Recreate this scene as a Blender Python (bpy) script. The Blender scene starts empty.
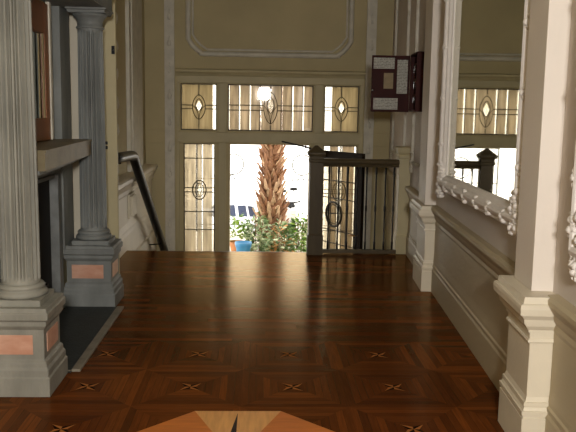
import bpy, bmesh, math, random
from mathutils import Vector, Matrix
random.seed(7)
C = bpy.context.scene.collection
PI = math.pi

# ------------------------------------------------------------------ materials
MATS = {}
def srgb(r, g, b):
    f = lambda c: (c/255/12.92) if c/255 <= .04045 else ((c/255+.055)/1.055)**2.4
    return (f(r), f(g), f(b), 1)

def mat(name, col, rough=.6, spec=.5, metal=0., noise=0., nscale=6., bump=0., bscale=40., stretch=(1, 1, 1), col2=None, coat=0.):
    m = bpy.data.materials.new(name); m.use_nodes = True
    nt = m.node_tree; b = nt.nodes['Principled BSDF']
    b.inputs['Base Color'].default_value = col
    b.inputs['Roughness'].default_value = rough
    b.inputs['Specular IOR Level'].default_value = spec
    b.inputs['Metallic'].default_value = metal
    b.inputs['Coat Weight'].default_value = coat
    tc = nt.nodes.new('ShaderNodeTexCoord'); mp = nt.nodes.new('ShaderNodeMapping')
    mp.inputs['Scale'].default_value = stretch
    nt.links.new(tc.outputs['Object'], mp.inputs['Vector'])
    if noise or col2:
        n = nt.nodes.new('ShaderNodeTexNoise'); n.inputs['Scale'].default_value = nscale
        n.inputs['Detail'].default_value = 5
        nt.links.new(mp.outputs['Vector'], n.inputs['Vector'])
        mx = nt.nodes.new('ShaderNodeMix'); mx.data_type = 'RGBA'
        c2 = col2 or tuple(c*(1-noise) for c in col[:3])+(1,)
        mx.inputs[6].default_value = col; mx.inputs[7].default_value = c2
        rp = nt.nodes.new('ShaderNodeMapRange'); rp.inputs[1].default_value = .35; rp.inputs[2].default_value = .65
        nt.links.new(n.outputs['Fac'], rp.inputs[0]); nt.links.new(rp.outputs[0], mx.inputs[0])
        nt.links.new(mx.outputs[2], b.inputs['Base Color'])
    if bump:
        n2 = nt.nodes.new('ShaderNodeTexNoise'); n2.inputs['Scale'].default_value = bscale; n2.inputs['Detail'].default_value = 3
        nt.links.new(mp.outputs['Vector'], n2.inputs['Vector'])
        bp = nt.nodes.new('ShaderNodeBump'); bp.inputs['Strength'].default_value = bump; bp.inputs['Distance'].default_value = .01
        nt.links.new(n2.outputs['Fac'], bp.inputs['Height']); nt.links.new(bp.outputs[0], b.inputs['Normal'])
    MATS[name] = m
    return m

def glassmat(name, tint, trans, transl, gloss=.06, wave=0.):
    """leaded-light glass: clear share + obscured (translucent) share, a little reflection"""
    m = bpy.data.materials.new(name); m.use_nodes = True; nt = m.node_tree
    nt.nodes.remove(nt.nodes['Principled BSDF']); out = nt.nodes['Material Output']
    t = nt.nodes.new('ShaderNodeBsdfTransparent'); t.inputs[0].default_value = tuple(c*trans for c in tint[:3])+(1,)
    l = nt.nodes.new('ShaderNodeBsdfTranslucent'); l.inputs[0].default_value = tuple(c*transl for c in tint[:3])+(1,)
    ad = nt.nodes.new('ShaderNodeAddShader'); nt.links.new(t.outputs[0], ad.inputs[0]); nt.links.new(l.outputs[0], ad.inputs[1])
    g = nt.nodes.new('ShaderNodeBsdfGlossy'); g.inputs['Roughness'].default_value = .03
    mx = nt.nodes.new('ShaderNodeMixShader'); mx.inputs[0].default_value = gloss
    nt.links.new(ad.outputs[0], mx.inputs[1]); nt.links.new(g.outputs[0], mx.inputs[2])
    if wave:
        tc = nt.nodes.new('ShaderNodeTexCoord'); mp = nt.nodes.new('ShaderNodeMapping'); mp.inputs['Scale'].default_value = (26, 26, 2.2)
        n = nt.nodes.new('ShaderNodeTexNoise'); n.inputs['Scale'].default_value = 1.; n.inputs['Detail'].default_value = 3
        nt.links.new(tc.outputs['Object'], mp.inputs[0]); nt.links.new(mp.outputs[0], n.inputs['Vector'])
        rp = nt.nodes.new('ShaderNodeMapRange'); rp.inputs[1].default_value = .35; rp.inputs[2].default_value = .68
        rp.inputs[3].default_value = 1-wave; rp.inputs[4].default_value = 1.
        nt.links.new(n.outputs['Fac'], rp.inputs[0])
        for s in (t, l):
            vm = nt.nodes.new('ShaderNodeVectorMath'); vm.operation = 'SCALE'
            vm.inputs[0].default_value = s.inputs[0].default_value[:3]
            nt.links.new(rp.outputs[0], vm.inputs['Scale']); nt.links.new(vm.outputs[0], s.inputs[0])
    nt.links.new(mx.outputs[0], out.inputs[0]); MATS[name] = m
    return m

mat('cream', srgb(214, 204, 182), .45, noise=.1, nscale=2.5, bump=.15, bscale=30)           # painted joinery
mat('pilaster_white', srgb(222, 212, 200), .55, noise=.06, nscale=2., bump=.1, bscale=40)
mat('plaster_cream', srgb(202, 192, 183), .7, noise=.08, nscale=1.5, bump=.1, bscale=60)
mat('plaster_tan', srgb(184, 170, 130), .75, noise=.12, nscale=1.8, bump=.12, bscale=50)
mat('joinery_tan', srgb(184, 172, 134), .55, noise=.12, nscale=3., bump=.1, bscale=30)
mat('mould_tan', srgb(206, 200, 184), .6, noise=.15, nscale=8., bump=.2, bscale=50)
mat('white_plaster', srgb(226, 220, 214), .55, noise=.07, nscale=12, bump=.25, bscale=60)
mat('ceiling_paint', srgb(222, 214, 196), .8, noise=.05)
mat('wainscot', srgb(176, 162, 132), .5, noise=.1, nscale=3., bump=.15, bscale=25, stretch=(1, .3, 1))
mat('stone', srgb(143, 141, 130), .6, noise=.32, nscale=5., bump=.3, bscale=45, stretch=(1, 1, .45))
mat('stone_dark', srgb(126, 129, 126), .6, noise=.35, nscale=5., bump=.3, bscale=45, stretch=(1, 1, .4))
mat('marble_pink', srgb(206, 164, 142), .35, col2=srgb(184, 132, 108), nscale=7., stretch=(1, 1, 2))
mat('stone_olive', srgb(118, 105, 74), .5, noise=.3, nscale=4., bump=.2)
mat('slate', srgb(42, 48, 47), .6, noise=.4, nscale=14, bump=.3, bscale=60)
mat('hearth_edge', srgb(132, 124, 108), .55, noise=.3, nscale=10, bump=.2)
mat('soot', srgb(22, 20, 18), .9, noise=.4, nscale=6)
mat('iron_grey', srgb(130, 132, 130), .5, metal=.2, noise=.3, nscale=10)
mat('wood_frame', srgb(150, 94, 54), .4, noise=.35, nscale=5, stretch=(1, 1, .3))
mat('gilt', srgb(150, 130, 90), .5, metal=.1, noise=.25, nscale=14)
mat('dark_wood', srgb(84, 72, 50), .5, spec=.25, noise=.35, nscale=6, stretch=(1, 1, .25))
mat('door_wood', srgb(38, 28, 18), .6, spec=.1, noise=.3, nscale=6, stretch=(1, 1, .25))
mat('dark_wood_h', srgb(84, 72, 50), .4, spec=.35, noise=.35, nscale=6, stretch=(.25, 1, 1))
mat('iron', srgb(24, 21, 18), .45, metal=.4)
mat('lead', srgb(58, 50, 32), .5, metal=.3)
mat('black_gloss', srgb(12, 12, 12), .34, spec=.3)
mat('mahogany', srgb(58, 20, 16), .6, spec=.15, noise=.35, nscale=8, stretch=(1, 1, .3))
mat('brass', srgb(150, 106, 50), .35, metal=.8, noise=.3, nscale=20)
mat('steel', srgb(190, 190, 190), .25, metal=1.)
mat('bark', srgb(156, 112, 80), .85, noise=.45, nscale=5., bump=.5, bscale=20)
mat('bark_tip', srgb(206, 170, 134), .85, noise=.4, nscale=9.)
mat('leaf', srgb(96, 122, 62), .5, col2=srgb(52, 84, 36), nscale=5.)
mat('leaf_pale', srgb(216, 220, 180), .5, col2=srgb(96, 128, 66), nscale=3.)
mat('leaf_yellow', srgb(150, 178, 70), .5, col2=srgb(90, 130, 44), nscale=4.)
mat('leaf_rust', srgb(196, 140, 70), .6, col2=srgb(150, 110, 60), nscale=4.)
mat('terracotta', srgb(206, 140, 92), .8, noise=.2, nscale=8)
mat('blue_glaze', srgb(60, 140, 190), .35, noise=.2, nscale=8)
mat('soil', srgb(60, 44, 30), .9)
mat('paving', srgb(206, 196, 180), .8, noise=.15, nscale=3)
mat('asphalt', srgb(206, 202, 196), .85, noise=.15, nscale=4)
mat('render_white', srgb(244, 242, 238), .8, noise=.04)
mat('car_white', srgb(238, 240, 244), .25, coat=.5)
mat('car_glass', srgb(34, 44, 66), .15, spec=.7)
mat('tyre', srgb(26, 26, 26), .8)
mat('lower_floor', srgb(120, 100, 76), .5, noise=.2, nscale=5)
mat('stair_wood', srgb(92, 58, 30), .35, noise=.3, nscale=6, stretch=(.25, 1, 1))
mat('medal_orange', srgb(196, 116, 52), .45, spec=.12, noise=.22, nscale=5., stretch=(1, 8, 1))
mat('medal_light', srgb(214, 158, 94), .45, spec=.12, noise=.2, nscale=5., stretch=(8, 1, 1))
mat('medal_dark', srgb(38, 22, 16), .45, spec=.12, noise=.2, nscale=8.)
mat('inlay_dark', srgb(24, 14, 8), .6, spec=0)
mat('inlay_light', srgb(156, 100, 52), .6, spec=0)
mat('porch_wood', srgb(170, 140, 106), .7, noise=.2, nscale=4)
glassmat('glass_yellow', (1., .91, .74), .34, .30, wave=.32)
glassmat('glass_amber', (.98, .85, .60), .19, .26, wave=.25)
glassmat('glass_clear', (1., .98, .92), .8, .18, wave=.15)
glassmat('door_glass', (1., .97, .9), .9, .06, wave=.1)
glassmat('glass_mid', (1., .87, .68), .17, .36, wave=.3)
def mirror_mat(name, tint):
    m = mat(name, tint, .02, metal=1.)
    return m
mirror_mat('mirror_silver', (.70, .70, .60, 1))

def paper_mat():
    m = mat('paper', srgb(176, 172, 160), .8); nt = m.node_tree; b = nt.nodes['Principled BSDF']
    tc = nt.nodes.new('ShaderNodeTexCoord'); sp = nt.nodes.new('ShaderNodeSeparateXYZ'); nt.links.new(tc.outputs['Object'], sp.inputs[0])
    w = nt.nodes.new('ShaderNodeMath'); w.operation = 'MULTIPLY'; w.inputs[1].default_value = 62.
    nt.links.new(sp.outputs[2], w.inputs[0])
    fr = nt.nodes.new('ShaderNodeMath'); fr.operation = 'FRACT'; nt.links.new(w.outputs[0], fr.inputs[0])
    gt = nt.nodes.new('ShaderNodeMath'); gt.operation = 'GREATER_THAN'; gt.inputs[1].default_value = .55; nt.links.new(fr.outputs[0], gt.inputs[0])
    n = nt.nodes.new('ShaderNodeTexNoise'); n.inputs['Scale'].default_value = 90; nt.links.new(tc.outputs['Object'], n.inputs['Vector'])
    g2 = nt.nodes.new('ShaderNodeMath'); g2.operation = 'GREATER_THAN'; g2.inputs[1].default_value = .48; nt.links.new(n.outputs['Fac'], g2.inputs[0])
    mu = nt.nodes.new('ShaderNodeMath'); mu.operation = 'MULTIPLY'; nt.links.new(gt.outputs[0], mu.inputs[0]); nt.links.new(g2.outputs[0], mu.inputs[1])
    mx = nt.nodes.new('ShaderNodeMix'); mx.data_type = 'RGBA'; nt.links.new(mu.outputs[0], mx.inputs[0])
    mx.inputs[6].default_value = srgb(180, 178, 168); mx.inputs[7].default_value = srgb(110, 108, 102)
    nt.links.new(mx.outputs[2], b.inputs['Base Color'])
paper_mat()
mat('card_tan', srgb(150, 132, 100), .7, noise=.2, nscale=20)

# parquet: squares of concentric planks round every star, one star each 0.592 m
TILE = .592; GX, GY = .207, 4.243
def floor_mat():
    m = bpy.data.materials.new('parquet'); m.use_nodes = True; nt = m.node_tree; b = nt.nodes['Principled BSDF']
    L = nt.links.new
    def M(op, a, bb=None, c=None):
        n = nt.nodes.new('ShaderNodeMath'); n.operation = op
        for i, v in enumerate((a, bb, c)):
            if v is None: continue
            if isinstance(v, (int, float)): n.inputs[i].default_value = v
            else: L(v, n.inputs[i])
        return n.outputs[0]
    geo = nt.nodes.new('ShaderNodeNewGeometry'); sp = nt.nodes.new('ShaderNodeSeparateXYZ'); L(geo.outputs['Position'], sp.inputs[0])
    u = M('DIVIDE', M('SUBTRACT', sp.outputs[0], GX), TILE); v = M('DIVIDE', M('SUBTRACT', sp.outputs[1], GY), TILE)
    u = M('ADD', u, .5); v = M('ADD', v, .5)
    cu, cv = M('FLOOR', u), M('FLOOR', v)
    fu, fv = M('SUBTRACT', M('SUBTRACT', u, cu), .5), M('SUBTRACT', M('SUBTRACT', v, cv), .5)
    au, av = M('ABSOLUTE', fu), M('ABSOLUTE', fv)
    side = M('GREATER_THAN', au, av)                    # 1 = planks run along y
    r = M('MAXIMUM', au, av)
    ring = M('FLOOR', M('MULTIPLY', r, 13.9))
    sgn = M('ADD', M('MULTIPLY', M('GREATER_THAN', fu, 0), side), M('MULTIPLY', M('MULTIPLY', M('GREATER_THAN', fv, 0), M('SUBTRACT', 1, side)), 2))
    cb = nt.nodes.new('ShaderNodeCombineXYZ')
    L(M('ADD', M('MULTIPLY', cu, 7.31), M('MULTIPLY', sgn, 1.7)), cb.inputs[0]); L(M('ADD', M('MULTIPLY', cv, 3.17), M('MULTIPLY', side, .77)), cb.inputs[1]); L(M('MULTIPLY', ring, 2.13), cb.inputs[2])
    wn = nt.nodes.new('ShaderNodeTexWhiteNoise'); wn.noise_dimensions = '3D'; L(cb.outputs[0], wn.inputs['Vector'])
    far = M('GREATER_THAN', sp.outputs[1], 5.13)
    row = M('FLOOR', M('DIVIDE', sp.outputs[1], .085)); seg = M('FLOOR', M('ADD', M('DIVIDE', sp.outputs[0], .9), M('MULTIPLY', row, .37)))
    cb2 = nt.nodes.new('ShaderNodeCombineXYZ'); L(row, cb2.inputs[0]); L(seg, cb2.inputs[1])
    wn2 = nt.nodes.new('ShaderNodeTexWhiteNoise'); wn2.noise_dimensions = '3D'; L(cb2.outputs[0], wn2.inputs['Vector'])
    near = M('SUBTRACT', 1, far); side = M('MULTIPLY', side, near)
    wv = M('ADD', M('MULTIPLY', wn.outputs['Value'], near), M('MULTIPLY', wn2.outputs['Value'], far))
    # grain along the plank
    def grain(sx, sy):
        mp = nt.nodes.new('ShaderNodeMapping'); mp.inputs['Scale'].default_value = (sx, sy, 1); L(geo.outputs['Position'], mp.inputs[0])
        n = nt.nodes.new('ShaderNodeTexNoise'); n.inputs['Scale'].default_value = 1.; n.inputs['Detail'].default_value = 4; L(mp.outputs[0], n.inputs['Vector']); return n.outputs['Fac']
    gx, gy = grain(6, 90), grain(90, 6)
    g = M('ADD', M('MULTIPLY', gy, side), M('MULTIPLY', gx, M('SUBTRACT', 1, side)))
    big = nt.nodes.new('ShaderNodeTexNoise'); big.inputs['Scale'].default_value = .9; L(geo.outputs['Position'], big.inputs['Vector'])
    f = M('ADD', M('ADD', .13, M('MULTIPLY', wv, .32)), M('ADD', M('MULTIPLY', g, .35), M('MULTIPLY', M('SUBTRACT', big.outputs['Fac'], .5), .5)))
    # every tile has a darker outer border of two planks on alternate cells
    cr = nt.nodes.new('ShaderNodeValToRGB'); e = cr.color_ramp.elements
    e[0].position = .08; e[0].color = srgb(44, 21, 8); e[1].position = .92; e[1].color = srgb(142, 78, 30)
    k = cr.color_ramp.elements.new(.5); k.color = srgb(90, 45, 17)
    L(f, cr.inputs[0])
    # joints
    fr = M('FRACT', M('MULTIPLY', r, 13.9)); jt = M('MULTIPLY', M('LESS_THAN', M('MINIMUM', fr, M('SUBTRACT', 1, fr)), .03), near)
    mx = nt.nodes.new('ShaderNodeMix'); mx.data_type = 'RGBA'; L(M('MULTIPLY', jt, .6), mx.inputs[0]); L(cr.outputs[0], mx.inputs[6]); mx.inputs[7].default_value = srgb(34, 18, 9)
    L(mx.outputs[2], b.inputs['Base Color'])
    rr = M('ADD', .13, M('MULTIPLY', g, .12)); pass
    b.inputs['Specular IOR Level'].default_value = .62; b.inputs['Specular Tint'].default_value = (1., .74, .40, 1)
    bp = nt.nodes.new('ShaderNodeBump'); bp.inputs['Strength'].default_value = .12; bp.inputs['Distance'].default_value = .004
    L(g, bp.inputs['Height']); L(bp.outputs[0], b.inputs['Normal'])
    # stained varnish: warm coloured gloss over the wood
    df = nt.nodes.new('ShaderNodeBsdfDiffuse'); L(mx.outputs[2], df.inputs[0]); L(bp.outputs[0], df.inputs['Normal'])
    gl = nt.nodes.new('ShaderNodeBsdfGlossy'); gl.inputs[0].default_value = (1., .76, .46, 1); L(rr, gl.inputs['Roughness']); L(bp.outputs[0], gl.inputs['Normal'])
    fn = nt.nodes.new('ShaderNodeFresnel'); fn.inputs[0].default_value = 1.36; L(bp.outputs[0], fn.inputs['Normal'])
    ms = nt.nodes.new('ShaderNodeMixShader'); L(M('MULTIPLY', fn.outputs[0], .65), ms.inputs[0]); L(df.outputs[0], ms.inputs[1]); L(gl.outputs[0], ms.inputs[2])
    nt.nodes.remove(b); L(ms.outputs[0], nt.nodes['Material Output'].inputs[0])
    MATS['parquet'] = m
floor_mat()

# ------------------------------------------------------------------ mesh helpers
class MB:
    def __init__(s, M=None): s.v = []; s.f = []; s.mi = []; s.M = M; s.cur = 0; s.sm = []
    def add(s, vs, fs, smooth=False):
        n = len(s.v)
        for p in vs:
            p = Vector(p); s.v.append(s.M @ p if s.M else p)
        for f in fs: s.f.append([n+i for i in f]); s.mi.append(s.cur); s.sm.append(smooth)
        return s
    def box(s, x0, x1, y0, y1, z0, z1):
        vs = [(x0,y0,z0),(x1,y0,z0),(x1,y1,z0),(x0,y1,z0),(x0,y0,z1),(x1,y0,z1),(x1,y1,z1),(x0,y1,z1)]
        return s.add(vs, [(0,3,2,1),(4,5,6,7),(0,1,5,4),(1,2,6,5),(2,3,7,6),(3,0,4,7)])
    def stack(s, x0, x1, y0, y1, prof):
        """lofted rectangles: prof = [(z, outset)], mitred mouldings all round"""
        vs = []; fs = []
        for z, o in prof: vs += [(x0-o,y0-o,z),(x1+o,y0-o,z),(x1+o,y1+o,z),(x0-o,y1+o,z)]
        for i in range(len(prof)-1):
            a = 4*i
            for k in range(4): fs.append((a+k, a+(k+1)%4, a+4+(k+1)%4, a+4+k))
        fs.append((3,2,1,0)); n = 4*(len(prof)-1); fs.append((n,n+1,n+2,n+3))
        return s.add(vs, fs)
    def prism(s, poly, axis, a, b):
        """poly of 2-D points extruded along axis; axis 'y': (x,z), 'x': (y,z), 'z': (x,y)"""
        def P(p, t): return (p[0],t,p[1]) if axis=='y' else (t,p[0],p[1]) if axis=='x' else (p[0],p[1],t)
        n = len(poly); vs = [P(p,a) for p in poly]+[P(p,b) for p in poly]
        fs = [(i,(i+1)%n,n+(i+1)%n,n+i) for i in range(n)]+[tuple(range(n))[::-1], tuple(range(n,2*n))]
        return s.add(vs, fs)
    def lathe(s, cx, cy, prof, n=32, a0=0, flute=None):
        vs = []; fs = []
        for r, z in prof:
            for i in range(n):
                t = a0+2*PI*i/n; vs.append((cx+r*math.cos(t), cy+r*math.sin(t), z))
        for j in range(len(prof)-1):
            for i in range(n): fs.append((j*n+i, j*n+(i+1)%n, (j+1)*n+(i+1)%n, (j+1)*n+i))
        fs.append(tuple(range(n))[::-1]); m = (len(prof)-1)*n; fs.append(tuple(range(m,m+n)))
        return s.add(vs, fs, True)
    def tube(s, pts, r, n=8, closed=False):
        pts = [Vector(p) for p in pts]; m = len(pts); vs = []; fs = []
        rs = r if isinstance(r, (list, tuple)) else [r]*m
        up = None
        for i, p in enumerate(pts):
            if closed: d = pts[(i+1)%m]-pts[i-1]
            else: d = pts[min(i+1,m-1)]-pts[max(i-1,0)]
            d.normalize()
            if up is None: up = d.orthogonal().normalized()
            up = (up-d*up.dot(d)).normalized() if (up-d*up.dot(d)).length > 1e-6 else d.orthogonal().normalized()
            w = d.cross(up)
            for k in range(n):
                t = 2*PI*k/n; vs.append(p+(up*math.cos(t)+w*math.sin(t))*rs[i])
        for i in range(m if closed else m-1):
            j = (i+1)%m
            for k in range(n): fs.append((i*n+k, i*n+(k+1)%n, j*n+(k+1)%n, j*n+k))
        if not closed: fs.append(tuple(range(n))[::-1]); fs.append(tuple(range((m-1)*n, m*n)))
        return s.add(vs, fs, True)
    def bar(s, p, q, w, h=None):
        """square-section bar from p to q"""
        p, q = Vector(p), Vector(q); d = (q-p).normalized(); h = h or w
        ref = Vector((0,0,1)) if abs(d.z) < .9 else Vector((0,1,0))
        a = d.cross(ref).normalized(); b = a.cross(d).normalized()
        vs = [t+a*(sx*w/2)+b*(sy*h/2) for t in (p,q) for sx,sy in ((-1,-1),(1,-1),(1,1),(-1,1))]
        return s.add(vs, [(3,2,1,0),(4,5,6,7),(0,1,5,4),(1,2,6,5),(2,3,7,6),(3,0,4,7)])
    def blob(s, c, rx, ry, rz, nu=8, nv=6, jit=0.):
        vs = [(c[0],c[1],c[2]-rz)]; fs = []
        for j in range(1, nv):
            t = PI*j/nv
            for i in range(nu):
                k = 1+random.uniform(-jit, jit); a = 2*PI*i/nu
                vs.append((c[0]+rx*k*math.sin(t)*math.cos(a), c[1]+ry*k*math.sin(t)*math.sin(a), c[2]-rz*math.cos(t)*k))
        vs.append((c[0],c[1],c[2]+rz)); last = len(vs)-1
        for i in range(nu):
            fs.append((0, 1+(i+1)%nu, 1+i))
            for j in range(nv-2):
                a = 1+j*nu; fs.append((a+i, a+(i+1)%nu, a+nu+(i+1)%nu, a+nu+i))
            a = 1+(nv-2)*nu; fs.append((a+i, a+(i+1)%nu, last))
        return s.add(vs, fs, True)
    def ellipse(s, c, rx, rz, r, n=28, pw=1., axis='y'):
        pts = []
        for i in range(n):
            t = 2*PI*i/n; x = math.cos(t)*rx; z = math.sin(t)*rz
            if pw != 1: x = math.copysign(abs(math.cos(t))**pw, math.cos(t))*rx
            pts.append((c[0]+x, c[1], c[2]+z))
        return s.tube(pts, r, 5, True)

def origin_of(o):
    v = Vector((0,0,0))
    while o: v += o.location; o = o.parent
    return v
def obj(name, mb, mats, parent=None, bevel=0., bseg=2):
    me = bpy.data.meshes.new(name)
    if parent: off = origin_of(parent)
    else:
        xs = [p.x for p in mb.v]; ys = [p.y for p in mb.v]; zs = [p.z for p in mb.v]
        off = Vector(((min(xs)+max(xs))/2, (min(ys)+max(ys))/2, min(zs)))
    me.from_pydata([p-off for p in mb.v], [], mb.f)
    for m in ([mats] if isinstance(mats, str) else mats): me.materials.append(MATS[m])
    for p, i, sm in zip(me.polygons, mb.mi, mb.sm): p.material_index = i; p.use_smooth = sm
    bm = bmesh.new(); bm.from_mesh(me); bmesh.ops.recalc_face_normals(bm, faces=bm.faces); bm.to_mesh(me); bm.free()
    o = bpy.data.objects.new(name, me); C.objects.link(o)
    if parent: o.parent = parent
    else: o.location = off
    if bevel:
        b = o.modifiers.new('bevel', 'BEVEL'); b.width = bevel; b.segments = bseg; b.limit_method = 'ANGLE'
    return o
def tag(o, label, cat, group=None):
    o['label'] = label; o['category'] = cat
    if group: o['group'] = group
    return o
def thing(name, label, cat, loc, group=None):
    o = bpy.data.objects.new(name, None); C.objects.link(o); o.location = loc; o.empty_display_size = .1
    return tag(o, label, cat, group)
def struct(name, mb=None, mats=None, parent=None, loc=None, bevel=0., label=None, cat=None):
    if mb is None:
        o = bpy.data.objects.new(name, None); C.objects.link(o); o.location = loc; o.empty_display_size = .1
    else: o = obj(name, mb, mats, parent, bevel)
    if not parent:
        o['kind'] = 'structure'
        if label: o['label'] = label; o['category'] = cat
    return o

# right wall runs at a slight angle: local (x into the wall, s along it, z)
KR = .0622; X0 = 1.1424
MR = Matrix.Translation((X0, 0, 0)) @ Matrix.Rotation(-math.atan(KR), 4, 'Z')

# ------------------------------------------------------------------ the room shell
YE = 8.47          # landing edge
YW = 10.75         # inside face of the entrance wall
ZL = -1.0          # lower hall floor
CEIL = 3.9
fl = struct('floor', MB().box(-2.2, 2.2, -3.2, YE, -.12, 0), 'parquet', label='dark polished parquet floor with small star inlays', cat='floor')
obj('floor_nosing', MB().box(-1.7, 1.72, YE, YE+.025, -.05, -.0005), 'stair_wood', fl)
struct('floor_lower', MB().box(-2.2, 2.4, YE+.03, 12.0, ZL-.12, ZL), 'lower_floor', label='lower entrance hall floor inside the front door', cat='floor')
st = MB()
for i in range(1, 6):
    st.box(-1.44, .53, YE+.03+.25*(i-1), YE+.03+.25*i, ZL, -.1667*i)
    st.box(-1.44, .53, YE+.015+.25*i, YE+.05+.25*i, -.1667*i-.03, -.1667*i)
struct('trim_1', st, 'stair_wood', label='short flight of wooden steps down to the front door', cat='stairs')
cb = MB(); cb.box(-1.53,-1.458,YE+.03,10.72,ZL,-.13); cb.box(-1.53,-1.445,YE+.03,10.72,-.13,-.105)
struct('trim_25', cb, 'cream', label='cream stepped plinth along the left wall beside the steps', cat='plinth', bevel=.004)
struct('trim_2', MB().box(.545, 1.9, YE+.027, YE+.05, ZL, -.06), 'joinery_tan', label='fascia below the landing behind the balustrade', cat='trim')
struct('ceiling', MB().box(-2.3, 2.6, -3.3, 11.05, CEIL, CEIL+.15), 'ceiling_paint', label='plain plaster ceiling above the landing', cat='ceiling')
struct('wall_near', MB().box(-2.2, 2.2, -3.3, -3.2, -.1, CEIL), 'plaster_cream', label='plain wall behind the viewer', cat='wall')
wl = MB().box(-1.85, -1.6, -3.2, 11.0, ZL-.1, CEIL)
struct('wall_left', wl, 'plaster_tan', label='tan plaster wall on the fireplace side', cat='wall')
# pier beyond the far column
struct('trim_3', MB().box(-1.6, -1.25, 6.74, 6.79, 0, CEIL), 'joinery_tan', label='narrow tan wall pier just beyond the far fluted column', cat='pier', bevel=.008)
struct('wall_right', MB(MR).box(.025, .3, -3.3, 11.1, ZL-.1, CEIL), 'plaster_cream', label='cream plaster wall carrying the white framed mirror', cat='wall')

# ------------------------------------------------------------------ right wainscot, pedestals and pilasters
def wains(s0, s1, zb=0., skip=False):
    m = MB(MR)
    prof = [(.06,zb),(0,zb),(0,zb+.20),(.006,zb+.215),(.004,zb+.24),(.012,zb+.25),(.012,zb+.275),(.013,zb+.285),(.015,zb+.31),(.016,zb+.33),
            (.016,zb+.60),(.010,zb+.62),(.012,zb+.645),(-.002,zb+.67),(-.012,zb+.70),(-.03,zb+.73),(-.036,zb+.745),(-.036,zb+.765),(-.02,zb+.78),(.06,zb+.785)]
    m.prism(prof, 'y', s0, s1)
    return m
struct('trim_4', wains(-3.1, 3.36), 'wainscot', label='moulded wainscot at the right edge, this side of the near pedestal', cat='wainscot')
struct('trim_5', wains(3.74, 6.66), 'wainscot', label='long moulded wainscot below the large white framed mirror', cat='wainscot')
struct('trim_6', wains(7.18, 8.42), 'wainscot', label='short moulded wainscot between the far pedestal and the landing post', cat='wainscot')
struct('trim_7', wains(8.70, 10.72, -.0), 'wainscot', label='moulded wainscot of the lower hall beyond the balustrade', cat='wainscot')
struct('trim_8', MB(MR).box(.005, .06, 8.70, 10.72, ZL, 0), 'joinery_tan', label='boarding below the wainscot of the lower hall', cat='trim')
PEDP = [(0,.022),(.185,.022),(.185,.016),(.196,.016),(.200,.024),(.222,.026),(.222,.018),(.238,.012),(.246,.014),(.262,.014),(.262,.006),(.285,.0),(.548,0),(.548,.010),(.556,.013),(.566,.010),(.566,.004),(.60,.004),(.60,.014),(.612,.014),(.618,.02),(.634,.032),(.645,.034),(.645,.042),(.668,.046),(.690,.062),(.694,.062),(.694,.070),(.722,.072),(.738,.070),(.745,.064),(.745,.056),(.775,.05)]
def pedestal_r(n, s0, s1, label, pil, plabel, xf=-.088):
    m = MB(MR); m.stack(xf, .06, s0, s1, PEDP)
    struct('trim_%d' % n, m, 'cream', label=label, cat='pedestal')
    p = MB(MR); a, b = pil
    p.box(-.075, .06, a, b, .775, CEIL-.02)
    struct('trim_%d' % (n+1), p, 'pilaster_white', label=plabel, cat='pilaster', bevel=.004)
pedestal_r(9, 3.37, 3.74, 'nearer cream moulded pedestal on the right wall, by the bottom right corner', (3.44, 3.74), 'nearer tall cream pilaster at the right edge beside the mirror')
pedestal_r(11, 6.665, 7.17, 'farther cream moulded pedestal on the right wall, past the mirror', (6.72, 7.12), 'farther tall cream pilaster between the mirror and the key cabinet', -.068)
# post at the end of the balustrade
m = MB(MR); m.stack(-.105, .02, 8.44, 8.68, [(0,.012),(.2,.012),(.22,0),(1.08,0),(1.09,.012),(1.11,.012),(1.12,.004),(1.15,.02),(1.185,.026),(1.2,.026),(1.21,.01)])
struct('trim_13', m, 'joinery_tan', label='short cream post ending the dark balustrade at the right wall', cat='post', bevel=.002)

# plaster panel frame with carved corners on the wall between far pilaster and landing post
def rosette(mb, c, r, thick, axis='R'):
    """small carved clump of leaves, thickness along local x"""
    mb.blob((c[0], c[1], c[2]), thick, r*.55, r*.55, 8, 6, .1)
    for k in range(6):
        a = k*PI/3+random.uniform(-.2,.2); q = r*random.uniform(.6,.85)
        mb.blob((c[0]+thick*.1, c[1]+q*math.cos(a), c[2]+q*math.sin(a)), thick*.75, r*.4, r*.4, 7, 5, .15)
def panel_frame_R(n, s0, s1, z0, z1, label):
    m = MB(MR); w = .035
    for a, b, c, d in ((s0,s1,z0,z0+w),(s0,s1,z1-w,z1),(s0,s0+w,z0+w,z1-w),(s1-w,s1,z0+w,z1-w)): m.box(.004,.03,a,b,c,d); m.box(-.004,.02,a+.011,b-.011,c+.011,d-.011)
    for ss in (s0+.02, s1-.02):
        for z in (z0+.03, z0+.13, z0-.05): rosette(m, (.005, ss+random.uniform(-.02,.02), z), .045, .022)
    for k in range(1, 5): rosette(m, (.008, s0+.0175, z0+k*.42), .03, .016); rosette(m, (.008, s1-.0175, z0+k*.42), .03, .016)
    return struct('trim_%d' % n, m, 'mould_tan', label=label, cat='wall moulding')
panel_frame_R(14, 7.42, 8.30, 1.03, 3.3, 'carved plaster panel moulding behind the key cabinet')
panel_frame_R(15, 9.0, 10.3, 1.05, 3.3, 'carved plaster panel moulding on the right wall of the lower hall')

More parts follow.
